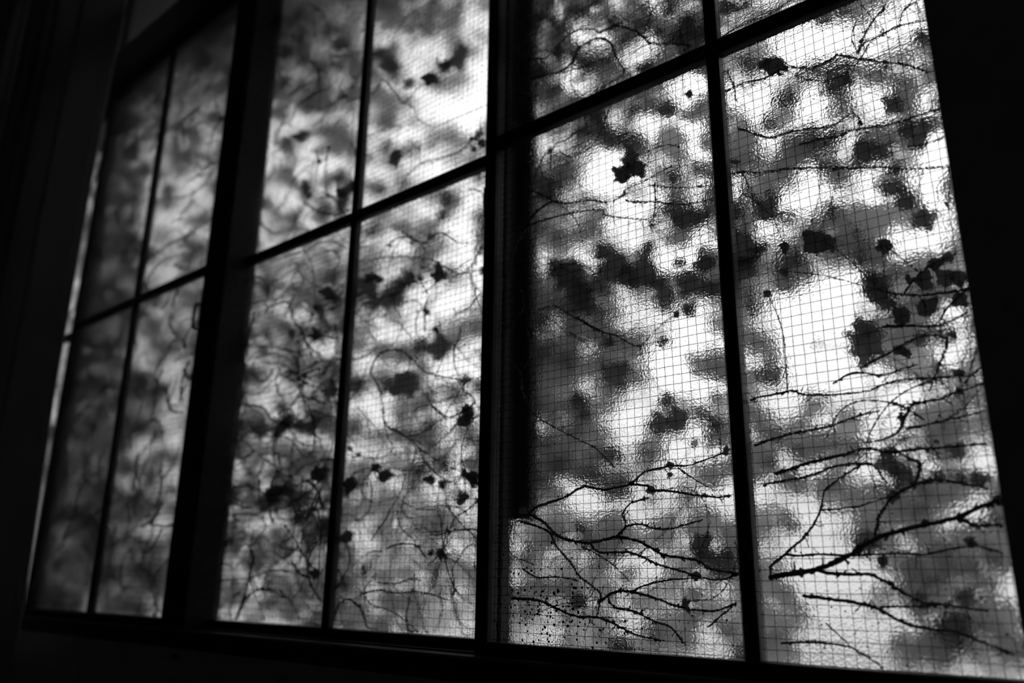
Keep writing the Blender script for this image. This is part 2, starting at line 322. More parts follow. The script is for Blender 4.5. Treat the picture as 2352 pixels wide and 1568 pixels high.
# traced stems: (label, depth behind the glass, [(tile, radius mm, [points])])
VINES = [
 ('dark forking ivy stem branching out from the stile of the bright sash', .010, [
  (6,1.5,[(205,835),(240,820),(270,815),(310,780),(420,745),(510,695),(600,708),(720,685),(800,690)]),
  (6,1.5,[(270,815),(330,850),(410,920),(540,942),(655,918),(750,935),(810,965),(880,1000),(1010,1020),(1080,1060),(1200,1080)]),
  (6,1.2,[(655,918),(700,865),(685,815),(720,770),(800,745)]),
  (6,1.0,[(700,870),(760,860),(830,880),(900,880),(1040,840)]),
  (6,1.1,[(540,942),(580,985),(700,985),(770,1005),(830,1035),(890,1055),(960,1075),(1012,1090),(1100,1110),(1200,1085)]),
  (6,1.0,[(720,690),(780,630),(860,610),(900,600),(970,600),(1050,575),(1130,545)]),
  (6,1.1,[(800,690),(810,710),(900,715),(1000,730),(1100,740),(1170,735)]),
  (6,.7,[(930,610),(1000,660),(1090,710)])]),
 ('thin tangled ivy stems just above the bottom rail of the bright sash', .010, [
  (6,1.1,[(230,850),(350,890),(390,960),(460,1040),(490,1090),(560,1145),(585,1180),(575,1260)]),
  (6,1.3,[(190,1190),(310,1200),(400,1240),(480,1270),(570,1275),(640,1300),(740,1350),(860,1380)]),
  (6,.9,[(240,1060),(300,1095),(400,1095),(490,1115)]),
  (6,1.2,[(575,1210),(600,1195),(640,1165),(720,1160),(830,1190),(930,1225),(1000,1240),(1100,1245),(1190,1210)]),
  (6,.9,[(1190,1210),(1120,1270),(1060,1320)]),
  (6,.9,[(720,1160),(790,1130),(880,1110),(1000,1100)]),
  (6,1.1,[(620,1190),(650,1230),(740,1250),(820,1290),(900,1320),(940,1370),(965,1400)]),
  (6,.6,[(500,960),(580,1000),(640,1040),(720,1120)])]),
 ('slender drooping ivy runner low beside the dark batten', .018, [
  (6,.9,[(190,150),(230,190),(240,280),(300,380),(400,440),(500,490),(560,520),(650,610)]),
  (6,.8,[(260,0),(270,110),(230,190)]),
  (6,.9,[(480,-60),(580,0),(650,20),(720,60),(760,75)]),
  (5,.8,[(330,1470),(400,1450),(470,1490),(560,1540),(600,1568)])]),
 ('arching ivy runners and twigs across the middle of the bright sash', .018, [
  (5,1.2,[(190,1290),(200,1210),(240,1130),(290,1070),(370,1040),(450,1020),(560,1000),(640,1000)]),
  (5,1.3,[(290,1070),(300,1030),(390,960),(460,965),(580,950),(650,960),(740,930)]),
  (5,.9,[(270,900),(330,920),(390,955)]),
  (5,.9,[(740,930),(740,900),(830,860),(900,820),(960,790)]),
  (5,1.0,[(880,870),(880,990),(860,1060)]),
  (5,.8,[(640,1000),(640,1020),(740,1035),(860,1045)]),
  (5,.8,[(850,720),(930,690),(1000,700)]),
  (5,.8,[(850,880),(950,890),(1060,890),(1150,880)]),
  (5,.9,[(740,950),(780,960),(900,960),(1000,970),(1150,950)]),
  (5,.8,[(390,960),(390,720),(470,660),(520,620)])]),
 ('arched ivy stems above the crossbar of the bright sash', .020, [
  (5,1.1,[(210,270),(360,280),(420,220),(500,155),(560,145),(620,160)]),
  (5,1.4,[(250,390),(460,330),(510,240),(560,205),(620,185),(670,210),(690,260),(740,340)]),
  (5,.9,[(440,350),(540,320),(620,290),(680,280)]),
  (5,.8,[(560,470),(640,410),(700,380),(740,340)]),
  (5,1.2,[(620,160),(700,130),(780,150),(830,185),(860,210),(960,210),(1050,220)]),
  (5,.8,[(220,430),(260,370),(290,330)]),
  (5,.8,[(830,185),(850,100),(880,40),(930,10)])]),
 ('stout ivy branch sweeping up to the wall pier from the glazing bar', .010, [
  (8,2.1,[(330,1097),(400,1085),(540,1060),(680,1000),(800,925),(950,880),(1150,835),(1250,790),(1370,750)]),
  (8,1.3,[(540,1065),(600,1080),(700,1085),(780,1085),(850,1120),(920,1160),(1000,1205),(1110,1220),(1300,1245)]),
  (8,1.3,[(480,1180),(620,1195),(740,1215),(820,1240),(930,1300),(1060,1330),(1180,1345),(1300,1395),(1420,1440)]),
  (8,.9,[(820,1230),(1000,1225),(1110,1220)]),
  (8,.9,[(380,1390),(530,1385),(680,1405),(760,1450),(840,1500)]),
  (8,.6,[(580,1300),(680,1395)]),
  (8,.9,[(400,995),(460,1000),(560,995),(700,1000),(900,990),(1020,995),(1150,970),(1250,960),(1370,990)]),
  (8,1.2,[(1165,835),(1230,860),(1280,870),(1360,860)]),
  (8,1.0,[(330,1050),(390,1000),(490,910),(550,815),(570,720),(610,680),(700,620),(750,595),(800,610),(850,680)]),
  (8,.9,[(330,1097),(330,1050)])]),
 ('knotted ivy twigs spreading above the stout branch', .016, [
  (8,1.1,[(300,690),(380,670),(530,640),(600,608),(720,590),(790,590)]),
  (8,1.3,[(350,640),(470,600),(560,575),(680,545),(750,525),(870,540),(1000,525),(1100,520),(1300,505)]),
  (8,1.3,[(800,925),(815,830),(880,740),(970,690),(1060,665),(1180,680),(1300,705)]),
  (8,1.2,[(970,690),(1000,600),(950,570),(900,540)]),
  (8,.8,[(550,800),(700,785),(830,750),(880,735)])]),
 ('fine ivy twigs with buds beneath the large bright sky gap', .016, [
  (8,1.1,[(260,510),(400,465),(520,440),(600,425),(690,390),(820,355)]),
  (8,1.0,[(240,310),(290,295),(430,268),(480,283),(640,285),(780,265)]),
  (8,.9,[(610,235),(700,190),(780,195),(840,200),(920,170),(990,150)]),
  (8,1.0,[(750,160),(800,130),(870,95),(960,40),(1050,20),(1120,40)]),
  (8,1.0,[(1120,40),(1110,90),(1075,180),(1040,270)]),
  (8,1.1,[(910,440),(940,370),(980,325),(1100,300),(1170,270),(1290,235)]),
  (8,.9,[(780,265),(840,240),(930,220),(1060,210),(1150,205),(1280,200)]),
  (8,.9,[(930,435),(1000,425),(1100,400),(1180,385),(1290,355)]),
  (8,.8,[(910,440),(850,480),(760,500)])]),
 ('thin ivy stem rising and falling below the crossbar near the pier', .020, [
  (7,1.1,[(140,440),(180,420),(240,395),(330,375),(430,325),(540,325),(640,285),(670,265),(760,280),(860,295),(980,310),(1050,330),(1110,350)]),
  (7,1.1,[(770,250),(800,170),(850,90),(880,60),(900,20)]),
  (7,1.0,[(770,260),(800,210),(880,170),(960,130),(1090,100)]),
  (7,.9,[(960,130),(990,50),(1050,10)]),
  (7,.9,[(150,340),(180,410),(190,480)])]),
 ('long level ivy stems crossing the bright patches beside the pier', .022, [
  (7,1.1,[(200,610),(290,640),(360,655),(480,620),(640,600),(740,545),(780,580),(770,610)]),
  (7,1.1,[(490,690),(600,660),(680,650),(740,620),(860,600),(950,585),(1080,540),(1150,520)]),
  (7,1.0,[(165,830),(220,820),(320,820),(420,805),(540,800),(680,800),(800,800),(900,795),(1000,805),(1110,800),(1200,790)]),
  (7,.8,[(220,820),(250,900),(200,940)]),
  (7,.8,[(1000,700),(1080,690),(1180,650)])]),
 ('leafy ivy twigs crowding the glass edge by the pier', .016, [
  (7,1.1,[(1290,1370),(1180,1390),(1000,1400),(880,1380)]),
  (7,1.0,[(1290,1370),(1200,1450),(1160,1510)]),
  (7,1.1,[(880,1550),(1000,1545),(1150,1540),(1290,1480)]),
  (7,.9,[(980,1400),(1050,1310),(1130,1250),(1240,1200)])]),
 ('single ivy runner above the crossbar next to the pier', .018, [
  (7,1.0,[(105,190),(230,120),(330,80),(430,20),(520,-30)])]),
 ('blurred ivy twigs over the upper bright half of the unfocused sash', .026, [
  (3,1.2,[(850,390),(910,470),(930,490),(1000,420),(1060,370)]),
  (3,.9,[(930,490),(980,520),(990,560)]),
  (3,.9,[(760,650),(860,610),(930,600)]),
  (3,1.3,[(910,910),(950,830),(1020,775),(1090,755),(1140,740),(1200,720),(1240,680)]),
  (3,1.1,[(890,170),(930,100),(1000,50),(1080,10)]),
  (3,.9,[(1000,60),(1010,130)]),
  (3,1.1,[(780,460),(820,390),(850,390)]),
  (3,.8,[(990,560),(1060,600),(1180,560),(1330,500)])]),
 ('ivy runners and twig knots under the crossbar of the unfocused sash', .024, [
  (3,1.2,[(920,1100),(1000,1150),(1030,1200),(1010,1260),(1060,1280)]),
  (3,1.1,[(1060,1230),(1110,1260),(1150,1280),(1200,1300),(1330,1270)]),
  (3,.9,[(1270,1260),(1265,1180),(1290,1130),(1330,1100)]),
  (3,1.0,[(720,1240),(860,1220),(960,1215),(1050,1230)]),
  (3,1.2,[(1030,1568),(1030,1460),(1045,1400),(1010,1330),(1010,1260)]),
  (3,1.2,[(1240,900),(1290,910),(1320,960)]),
  (3,.8,[(1180,1150),(1240,1150),(1330,1120)])]),
 ('long looping ivy runner in the lower bright pane of the unfocused sash', .020, [
  (4,1.3,[(880,190),(900,130),(950,90),(1020,90),(1070,130),(1120,180),(1200,205),(1290,215)]),
  (4,1.2,[(885,190),(910,240),(935,320),(940,400),(960,430),(1010,450),(1060,490),(1120,540),(1180,580),(1260,620)]),
  (4,.9,[(940,400),(960,480),(985,520),(930,570)]),
  (4,1.0,[(1290,260),(1350,310)]), (4,1.1,[(1300,400),(1340,390),(1390,365)]),
  (4,1.0,[(800,560),(850,560),(930,570)]),
  (4,.8,[(1000,740),(1080,790),(1200,800)])]),
 ('low ivy twigs with withered leaves above the rail of the unfocused sash', .018, [
  (4,1.2,[(950,970),(1000,950),(1070,950),(1100,970),(1130,1020)]),
  (4,.9,[(1000,800),(1010,860),(1040,900),(1080,940)]),
  (4,1.0,[(1380,885),(1280,885),(1200,905),(1140,910)]),
  (4,1.1,[(1380,730),(1310,800),(1260,830),(1230,900),(1215,970)]),
  (4,1.2,[(910,1120),(990,1125),(1060,1105),(1110,1110)]),
  (4,1.2,[(850,1170),(910,1155),(1000,1165),(1080,1160),(1140,1170),(1240,1200)]),
  (4,1.0,[(850,1170),(890,1220),(980,1250),(1060,1310),(1090,1340)]),
  (4,1.6,[(720,1290),(740,1220),(790,1195),(840,1240),(860,1290)])]),
 ('dim ivy stems in the upper pane next to the wide post', .040, [
  (3,1.8,[(480,20),(540,60),(570,130),(590,200),(590,270),(600,310)]),
  (3,1.4,[(600,270),(660,270),(740,250)]),
  (3,1.3,[(330,690),(350,600),(390,490),(440,390),(480,250)]),
  (3,1.1,[(300,740),(330,720),(400,670)]),
  (3,1.1,[(380,470),(430,430),(500,350),(570,310),(600,310)]),
  (3,1.2,[(560,300),(580,380),(590,420)]),
  (3,1.1,[(500,600),(570,540),(640,440),(700,420)]),
  (3,2.0,[(240,1000),(270,1080),(330,1110),(400,1080),(450,1000),(460,930)]),
  (3,2.2,[(460,960),(520,1000),(600,1020),(680,1000)]),
  (3,1.0,[(690,500),(690,640),(670,740)])]),
 ('dense wiry ivy tangle under the crossbar next to the wide post', .028, [
  (3,1.5,[(300,1240),(390,1210),(470,1190),(530,1150),(600,1150),(660,1180)]),
  (3,1.3,[(180,1490),(260,1430),(330,1420),(400,1350),(460,1340)]),
  (3,1.2,[(420,1240),(440,1300),(500,1350),(560,1370)]),
  (4,1.4,[(300,80),(370,70),(450,75),(530,100),(560,170),(580,240),(585,350)]),
  (4,1.6,[(530,330),(570,295),(640,310),(690,330)]),
  (4,1.2,[(290,310),(310,200),(350,120),(420,60)]),
  (4,1.2,[(580,240),(640,250),(690,290),(710,350)]),
  (4,1.3,[(700,250),(720,180),(760,120)])]),
 ('bushy ivy stems rising from the rail next to the wide post', .024, [
  (4,2.4,[(285,1285),(330,1150),(350,1060),(370,1000)]),
  (4,2.0,[(290,1270),(340,1180),(390,1150),(450,1160),(500,1190)]),
  (4,1.4,[(255,520),(350,450),(430,470),(520,480),(580,560)]),
  (4,1.3,[(260,430),(320,490),(420,580),(500,610),(560,570),(640,560)]),
  (4,1.4,[(480,720),(560,620),(640,580),(720,570)]),
  (4,1.8,[(280,330),(400,340),(450,400),(560,430),(640,390),(720,380)]),
  (4,1.2,[(440,960),(520,970),(600,980),(640,930)]),
  (4,1.4,[(220,720),(300,690),(360,700),(440,730),(530,700)]),
  (4,1.3,[(210,840),(330,810),(410,850),(400,900),(350,960)]),
  (4,1.4,[(200,1110),(340,1100),(430,1070),(510,1070),(600,1090)]),
  (4,1.2,[(540,490),(560,530),(580,560)])]),
 ('faint ivy twigs in the upper panes of the dim sash', .030, [
  (1,1.2,[(700,930),(740,900),(870,880),(960,790),(1010,680),(1025,560)]),
  (1,1.6,[(660,1200),(760,1110),(860,1060),(960,990)]),
  (1,1.3,[(520,970),(560,930),(620,890),(680,860)]),
  (1,1.3,[(660,1290),(740,1180),(860,1140),(930,1120)]),
  (1,1.5,[(840,600),(920,560),(1000,540),(1030,530)]),
  (1,1.2,[(560,700),(700,620),(830,560),(940,470),(1040,380)]),
  (1,1.0,[(860,820),(940,760),(980,660)])]),
 ('faint branching ivy stems in the lower panes of the dim sash', .030, [
  (2,1.4,[(690,380),(740,420),(740,640),(730,720),(690,800),(640,850),(560,920),(500,970)]),
  (2,1.3,[(745,650),(790,580),(840,430),(870,230)]),
  (2,1.3,[(350,720),(410,640),(460,620),(500,560)]),
  (2,1.3,[(300,920),(330,900),(400,860),(460,850)]),
  (2,1.4,[(690,810),(700,880),(670,960),(640,1040),(700,1080),(740,1180)]),
  (2,1.3,[(560,1150),(560,1040),(600,960)]),
  (2,1.2,[(380,950),(430,1010)]),
  (2,1.2,[(610,700),(640,560),(690,480),(720,400)]),
  (2,1.2,[(490,1230),(500,1120)]), (2,1.2,[(250,1220),(200,1100)])]),
]
# ---- leaf shapes: lobed ivy outlines with a cupped surface (unit radius)
def leaf_mesh(seed, mat, lobes):
    rr = random.Random(seed); n = 26; v = [(0, 0, 0)]; f = []
    for ring, q in ((0, .55), (1, 1.0)):
        for i in range(n):
            th = 2*math.pi*i/n
            r = 0
            for a, l, w in lobes: r = max(r, l*math.exp(-((math.atan2(math.sin(th-a), math.cos(th-a)))/w)**2))
            r = max(r, .68)*(1+(rr.uniform(-.09, .09) if ring else 0))
            x, z = math.cos(th)*r*q, math.sin(th)*r*q
            v.append((x, .12*(r*q)**2*(1 if seed % 2 else -1)+.10*abs(x)*q+rr.uniform(-.02, .02), z))
    for i in range(n):
        j = (i+1) % n
        f.append((0, 1+i, 1+j)); f.append((1+i, 1+n+i, 1+n+j, 1+j))
    me = bpy.data.meshes.new('leaf'); me.from_pydata(v, [], f); me.polygons.foreach_set('use_smooth', [True]*len(f)); me.materials.append(mat); return me
h = math.pi/2
FORMS = [[(h, 1.1, .62), (h+1.25, .92, .55), (h-1.25, .92, .55), (h+2.4, .7, .5), (h-2.4, .7, .5)],
         [(h, 1.1, .75), (h+1.2, .85, .6), (h-1.2, .85, .6), (-h, .6, .6)],
         [(h, 1.0, 1.0), (h+1.4, .88, .9), (h-1.4, .88, .9), (h+2.5, .8, .6), (h-2.5, .8, .6)],
         [(h, 1.15, .8), (h+1.7, .85, .9), (h-1.7, .85, .9)]]
CURL = [[(h, 1.2, .7), (h+2.0, .8, .5), (h-1.0, .7, .5), (-h, .8, .5)], [(h, 1.1, .5), (h+1.1, .9, .45), (h-1.5, .9, .5), (-h, .7, .6)]]
LM = {k: [leaf_mesh(i*3+ord(k), LEAF[k], F) for i, F in enumerate(FORMS+(CURL if k == 'A' else FORMS[:2]))] for k in 'ABC'}

# ---- leaves placed from the photograph: (tile, class, [(u, v, radius)])
LEAVES = [
 (5,'A',[(735,825,58),(762,765,50),(800,800,42),(725,930,22),(1045,450,24),(380,720,18),(985,1490,18),(415,735,12),(330,920,12)]),
 (5,'B',[(940,530,62),(480,1290,95),(700,1260,80),(830,1290,80),(620,1340,80),(520,1390,80),(900,1330,60),(1080,1030,80),(1120,1250,62),(1050,1340,80),(1150,1370,60),(1000,1240,35),(1040,1470,40),(970,840,40),(640,1190,55),(840,1180,50),(1000,1050,55),(760,1310,70),(930,1400,60),(410,1270,60),(560,1450,50),
   (430,260,40),(500,250,30),(590,20,55),(690,110,50),(300,150,38),(900,160,30),(980,180,40),(1080,160,42),(380,30,60),(730,200,40),(1040,90,40),(480,60,50),(350,90,40),(640,80,40),(950,60,35)]),
 (5,'C',[(380,870,80),(480,800,80),(350,450,60),(420,430,50),(600,300,60),(470,560,80),(600,600,60),(520,700,60),(760,650,50),(820,470,60),(740,520,50),(400,1150,70),(520,1100,70),(450,1000,60),(600,1080,50),(1000,860,50),(240,620,40),(230,780,50),(240,1400,60),(330,1500,70),(500,1480,70),(620,1500,60),(640,1250,60),(1090,820,40)]),
 (6,'A',[(900,597,22),(895,640,15),(815,705,24),(1012,1090,26),(1140,535,24),(960,1215,24),(975,1240,18),(725,1160,14),(1070,395,9),(1050,735,14),(700,975,8),(420,745,8),(515,690,10),(435,925,8),(240,800,22)]),
 (6,'B',[(650,190,62),(600,165,26),(690,160,34),(480,310,45),(520,370,30),(880,310,38),(850,420,60),(930,400,60),(295,465,26),(1030,960,60),(620,50,36),(860,50,30),(1100,420,34),(1040,1010,40),(500,880,36),(490,1200,46),(1000,500,24)]),
 (6,'C',[(1040,160,66),(790,550,34),(250,560,55),(290,640,60),(350,600,60),(420,590,60),(1090,660,60),(1000,880,60),(940,1080,44),(700,1080,55),(560,950,50),(330,120,80),(420,200,80),(250,240,60),(350,320,70),(440,90,70),(580,130,60),(380,930,50),(300,960,60),(250,1020,50),(640,900,50),(860,1340,60),(950,1380,50),(1150,960,50),(1100,300,40),(560,560,50),(460,620,60),(740,200,40),(1150,1330,50),(700,1380,50),(590,1380,50),(330,1150,50),(1000,1170,40),(420,1150,50)]),
 (7,'A',[(375,305,64),(330,300,30),(395,355,18),(190,770,28),(570,1150,64),(620,1150,45),(520,1135,22),(900,1170,38),(880,1150,26),(420,1290,24),(340,1395,22),(1080,1340,48),(1090,1460,50),(1240,1310,45),(1180,1320,45),(1130,1250,38),(1010,1320,28),(980,1500,48),(1250,1420,40),(930,1440,22),(1190,970,18),(655,805,14),(615,680,10),(540,325,12),(640,285,12),(900,320,14),(420,1170,28),(1190,1220,36),(720,380,26)]),
 (7,'B',[(940,500,60),(1000,620,52),(1090,600,60),(800,720,70),(880,730,60),(930,890,70),(1000,960,60),(1080,1040,60),(860,1360,78),(900,1430,50),(240,1200,90),(220,1270,80),(330,1000,66),(310,1180,50),(640,1000,40),(790,1550,60),(600,100,50),(1080,160,60),(1050,680,50),(860,1400,60),(190,1010,50),(200,1110,50),(280,950,40),(940,800,50),(720,390,36),(830,1320,50),(150,40,60),(230,30,50)]),
 (7,'C',[(760,770,60),(690,30,70),(880,320,60),(960,380,50),(560,720,66),(620,790,50),(480,760,60),(400,480,40),(230,600,50),(700,1140,60),(780,1130,60),(840,1080,50),(760,1240,40),(820,1230,50),(500,1280,60),(420,1360,40),(950,1290,50),(1040,1240,50),(240,290,40),(340,590,50),(690,330,60),(640,420,50),(700,470,40),(650,540,40),(900,620,50),(420,1030,40),(240,1080,60),(240,1390,50),(260,1470,50),(360,930,50),(540,600,50),(270,750,40),(1060,1400,50),(500,100,50),(280,120,50),(380,60,40)]),
 (8,'A',[(910,85,30),(945,105,22),(800,132,14),(1175,190,28),(1170,270,22),(975,322,15),(920,385,26),(915,420,14),(890,325,14),(880,735,30),(970,680,24),(815,825,13),(1165,835,14),(1250,870,18),(835,1030,28),(1215,930,26),(1235,945,22),(495,910,9),(430,268,8),(402,465,10),(700,190,9),(265,315,9),(920,1160,8),(935,1300,8),(1185,1330,15),(1130,1210,14),(790,1085,9),(355,1030,9),(950,570,10),(1005,600,10),(610,608,8),(1140,20,22),(1070,495,12)]),
 (8,'B',[(760,70,80),(720,30,50),(800,20,40),(770,940,62),(870,590,64),(920,640,56),(850,550,40),(1160,540,46),(1260,660,48),(1080,650,36),(1200,1190,50),(1000,1190,40),(1180,660,36),(1000,40,40)]),
 (8,'C',[(540,60,18),(300,70,56),(280,200,42),(350,100,40),(520,340,60),(460,690,60),(420,860,60),(400,640,50),(1050,1380,64),(1000,1240,60),(1060,430,60),(1130,440,60),(680,730,40),(1040,700,60),(1000,1050,80),(330,580,36),(380,1320,64),(1100,750,60),(1180,740,50),(1000,780,60),(1100,990,60),(1230,1060,60),(1120,1080,60),(1300,1130,60),(1340,1330,60),(1250,1420,60),(1120,1450,60),(950,1130,50),(300,1080,40),(320,860,50),(560,720,50),(640,700,50),(720,540,50),(620,500,50),(460,540,50),(320,450,50),(560,460,50),(1000,380,60),(1220,420,60),(1290,350,50),(400,1180,60),(330,1250,50),(360,1440,60),(470,1250,50),(960,1450,60),(900,1390,50),(1290,960,50),(1330,1020,50),(1090,180,50),(1230,300,50)]),
 (3,'A',[(1060,370,48),(1085,292,18),(1275,640,36),(1260,710,14),(1300,680,26),(1250,660,14),(890,750,48),(610,585,22),(960,715,9),(1005,710,9),(460,900,42),(650,910,48),(690,880,30),(570,1390,36),(600,1410,26),(520,1460,26),(1055,1125,22),(965,1155,12),(865,1165,12),(775,1320,38),(815,1325,26),(1100,1300,44),(1090,1270,26),(1300,1285,24),(840,1490,18),(1080,1560,20),(1040,1480,18),(530,770,12),(480,930,26),(1010,1320,16)]),
 (3,'B',[(830,260,52),(870,310,55),(900,330,40),(960,400,34),(850,690,48),(815,895,36),(1190,270,70),(1130,320,40),(620,830,50),(860,1380,95),(950,1330,60),(760,1360,60),(800,1430,60),(900,1420,50),(1130,950,42),(1110,1020,40),(460,650,50),(370,410,24),(420,100,70),(350,180,50),(500,80,50),(640,220,50),(560,1000,50),(420,1040,40),(640,960,40),(330,320,40),(380,260,50)]),
 (3,'C',[(1240,260,60),(1080,60,70),(1060,150,60),(1130,130,50),(1200,60,60),(860,570,70),(900,460,50),(820,480,50),(1290,1040,44),(800,1090,50),(600,700,60),(640,60,50),(540,600,60),(620,540,50),(540,500,60),(400,780,60),(600,640,60),(1060,650,40),(900,60,60),(840,110,40),(1160,640,60),(1290,160,30),(760,740,40),(760,560,50),(660,340,40),(480,420,50),(800,1200,40),(1290,1090,30),(960,1000,40),(560,1230,60),(620,1300,50),(450,1300,50),(330,1320,50),(280,1400,50)]),
 (4,'A',[(1300,395,44),(1310,355,30),(945,645,38),(905,610,28),(880,640,14),(795,680,38),(775,715,34),(1150,665,26),(1200,685,24),(1280,745,38),(1340,655,34),(1360,760,26),(780,915,34),(850,1055,16),(855,1075,12),(1090,960,10),(1195,990,26),(1150,990,16),(790,525,15),(640,20,30),(530,10,26),(650,640,42),(450,720,50),(1120,160,14),(1300,640,22),(640,1080,28),(830,550,12)]),
 (4,'B',[(1050,230,70),(960,240,52),(1190,80,66),(1100,60,50),(560,760,60),(480,430,70),(600,420,60),(700,270,40),(680,770,32),(830,240,42),(1300,220,34),(520,700,50),(420,760,50),(560,830,50),(400,440,50),(350,620,40),(520,400,50)]),
 (4,'C',[(1170,1060,50),(1060,1080,50),(1320,1060,54),(1250,1100,50),(1010,580,55),(1100,500,60),(1180,450,60),(1000,780,60),(900,780,60),(820,800,50),(1100,860,60),(1180,820,50),(900,1010,50),(800,1120,50),(950,1280,60),(800,1320,60),(1200,1290,60),(1120,1220,50),(1020,340,60),(1120,330,50),(800,420,50),(480,300,50),(560,560,50),(620,900,50),(500,900,50),(560,1080,50),(480,1130,50),(380,1240,50),(560,1240,50),(620,1180,50),(300,900,40),(260,1190,40),(640,150,50),(400,180,60),(480,140,50)]),
 (1,'B',[(640,700,50),(900,920,26),(940,1100,50),(860,1160,40),(500,1320,40),(540,1290,40),(900,560,30),(760,620,40),(780,870,40),(600,480,50),(560,600,50),(680,780,40),(620,1080,50),(480,1150,50),(940,300,60),(840,250,60),(700,420,50)]),
 (2,'B',[(500,250,50),(640,200,50),(560,300,50),(660,420,50),(430,200,50),(580,500,60),(640,720,40),(350,800,40),(420,560,40),(300,1190,60),(380,1210,50),(540,950,40),(700,300,40),(800,700,22),(800,770,16),(580,1230,40),(430,930,40),(500,680,40),(320,640,50)]),
]
# gaps where the sky shows: (tile, [(u, v, ru, rv)])
GAPS = [
 (7,[(700,190,320,62),(900,110,90,60),(1020,70,45,70),(220,420,80,50),(300,520,70,60),(560,500,85,110),(350,645,60,28),(830,460,75,70),(850,560,80,40),(1090,490,58,58),(700,720,48,70),(1145,700,38,58),(360,690,70,40),(190,860,38,28),(520,920,105,95),(770,940,70,60),(1080,860,80,68),(1180,930,28,38),(340,1110,90,45),(1010,1160,85,75),(1200,1080,38,60),(1210,1285,38,22),(690,1290,85,85),(600,1470,280,110),(1160,1510,80,25),(300,420,90,50),(470,260,60,60)]),
 (8,[(520,120,165,110),(820,240,60,55),(700,200,190,60),(300,140,60,26),(380,290,80,55),(750,290,125,65),(1160,100,68,68),(930,260,40,50),(760,640,68,38),(510,650,38,24),(340,740,78,55),(1270,590,56,46),(1290,650,28,18),(560,900,110,90),(430,960,140,60),(620,1080,200,90),(700,1300,180,120),(760,1400,120,60),(960,960,50,40),(1230,800,70,30),(540,1400,60,50),(640,60,60,90)]),
 (5,[(300,100,38,24),(540,180,80,30),(680,160,38,24),(790,270,78,48),(860,170,34,48),(880,20,58,20),(400,300,24,38),(240,370,34,90),(500,430,50,40),(1060,400,74,76),(990,440,58,40),(850,590,66,86),(1020,520,38,34),(1040,660,48,66),(1110,720,38,48),(660,760,46,66),(600,870,56,58),(330,680,46,52),(690,980,46,28),(900,950,48,58),(750,1090,96,48),(950,1200,42,76),(1110,1170,56,38),(830,850,34,18),(280,1240,46,76),(240,980,18,56),(215,1120,18,40),(730,1410,38,30),(800,1500,48,38),(1030,1520,115,30),(940,760,36,28)]),
 (6,[(870,210,88,108),(740,320,88,78),(1050,280,66,66),(680,430,78,66),(1000,60,145,30),(980,500,56,46),(1060,520,36,36),(510,740,80,54),(870,810,76,46),(640,760,40,34),(740,1020,110,50),(330,1330,86,56),(1100,1410,56,28),(220,1100,28,38),(1090,1160,56,28),(1170,80,30,60),(1130,730,40,40),(560,270,40,25)]),
 (3,[(1280,450,68,150),(1000,300,48,68),(850,200,95,46),(1180,560,95,76),(1050,800,125,55),(930,640,66,46),(1100,500,76,56),(1280,120,36,50),(1250,620,56,36),(870,830,36,28),(740,950,24,28),(880,1140,66,36),(1180,1100,56,46),(1230,1200,78,66),(1100,1400,190,70),(1250,960,28,36),(1270,1300,36,50),(1030,1010,34,30),(300,620,32,66),(350,640,36,26),(300,520,28,28),(440,560,50,40),(500,760,46,56),(550,900,34,36),(240,1080,18,56),(340,980,34,36),(700,140,46,44),(620,400,34,40),(1060,1500,150,50)]),
 (4,[(1330,130,56,95),(1000,30,190,28),(1290,560,56,76),(1180,740,46,46),(880,330,36,56),(820,540,26,36),(1270,950,76,36),(1330,1280,36,56),(840,870,56,36)]),
 (1,[(890,370,40,40),(1000,500,40,30),(980,640,46,66),(900,830,40,40),(800,1000,60,40),(680,1220,24,30),(450,700,20,60),(410,960,20,60)]),
 (2,[(800,450,40,40),(800,620,32,46),(740,860,40,60),(720,1220,36,30),(300,100,20,50)]),
]
rg = random.Random(77)
for t_, n_, (xa, xb, ya, yb), (ra, rb) in ((4, 60, (200, 720, 20, 1280), (16, 36)), (3, 26, (230, 700, 30, 1540), (18, 40)), (4, 26, (760, 1380, 120, 1330), (20, 46)),
                                      (2, 34, (560, 860, 20, 1240), (18, 40)), (1, 22, (700, 1040, 330, 1500), (20, 44)), (6, 10, (220, 1180, 560, 1420), (24, 50)), (8, 16, (300, 1380, 340, 1480), (24, 56))):
    GAPS.append((t_, [(rg.uniform(xa, xb), rg.uniform(ya, yb), rg.uniform(ra, rb)*1.15, rg.uniform(ra, rb)) for _ in range(n_)]))
GAPS.append((1, [(455, 690, 22, 60), (425, 830, 22, 60), (405, 960, 22, 60), (375, 1120, 18, 50), (340, 1320, 18, 60), (320, 1450, 18, 50)]))
GAPPX = [(*T(t_, u, v), ru/TILE[t_][2], rv/TILE[t_][2]) for t_, L_ in GAPS for (u, v, ru, rv) in L_]
def in_gap(x, y, r, tol=.55):
    if x < 258-(y-158)*.145 and 280 < y < 960: return True            # the slit beside the curtain
    for gx, gy, rx, ry in GAPPX:
        if ((x-gx)/(rx+r*tol))**2+((y-gy)/(ry+r*tol))**2 < 1: return True
    return False

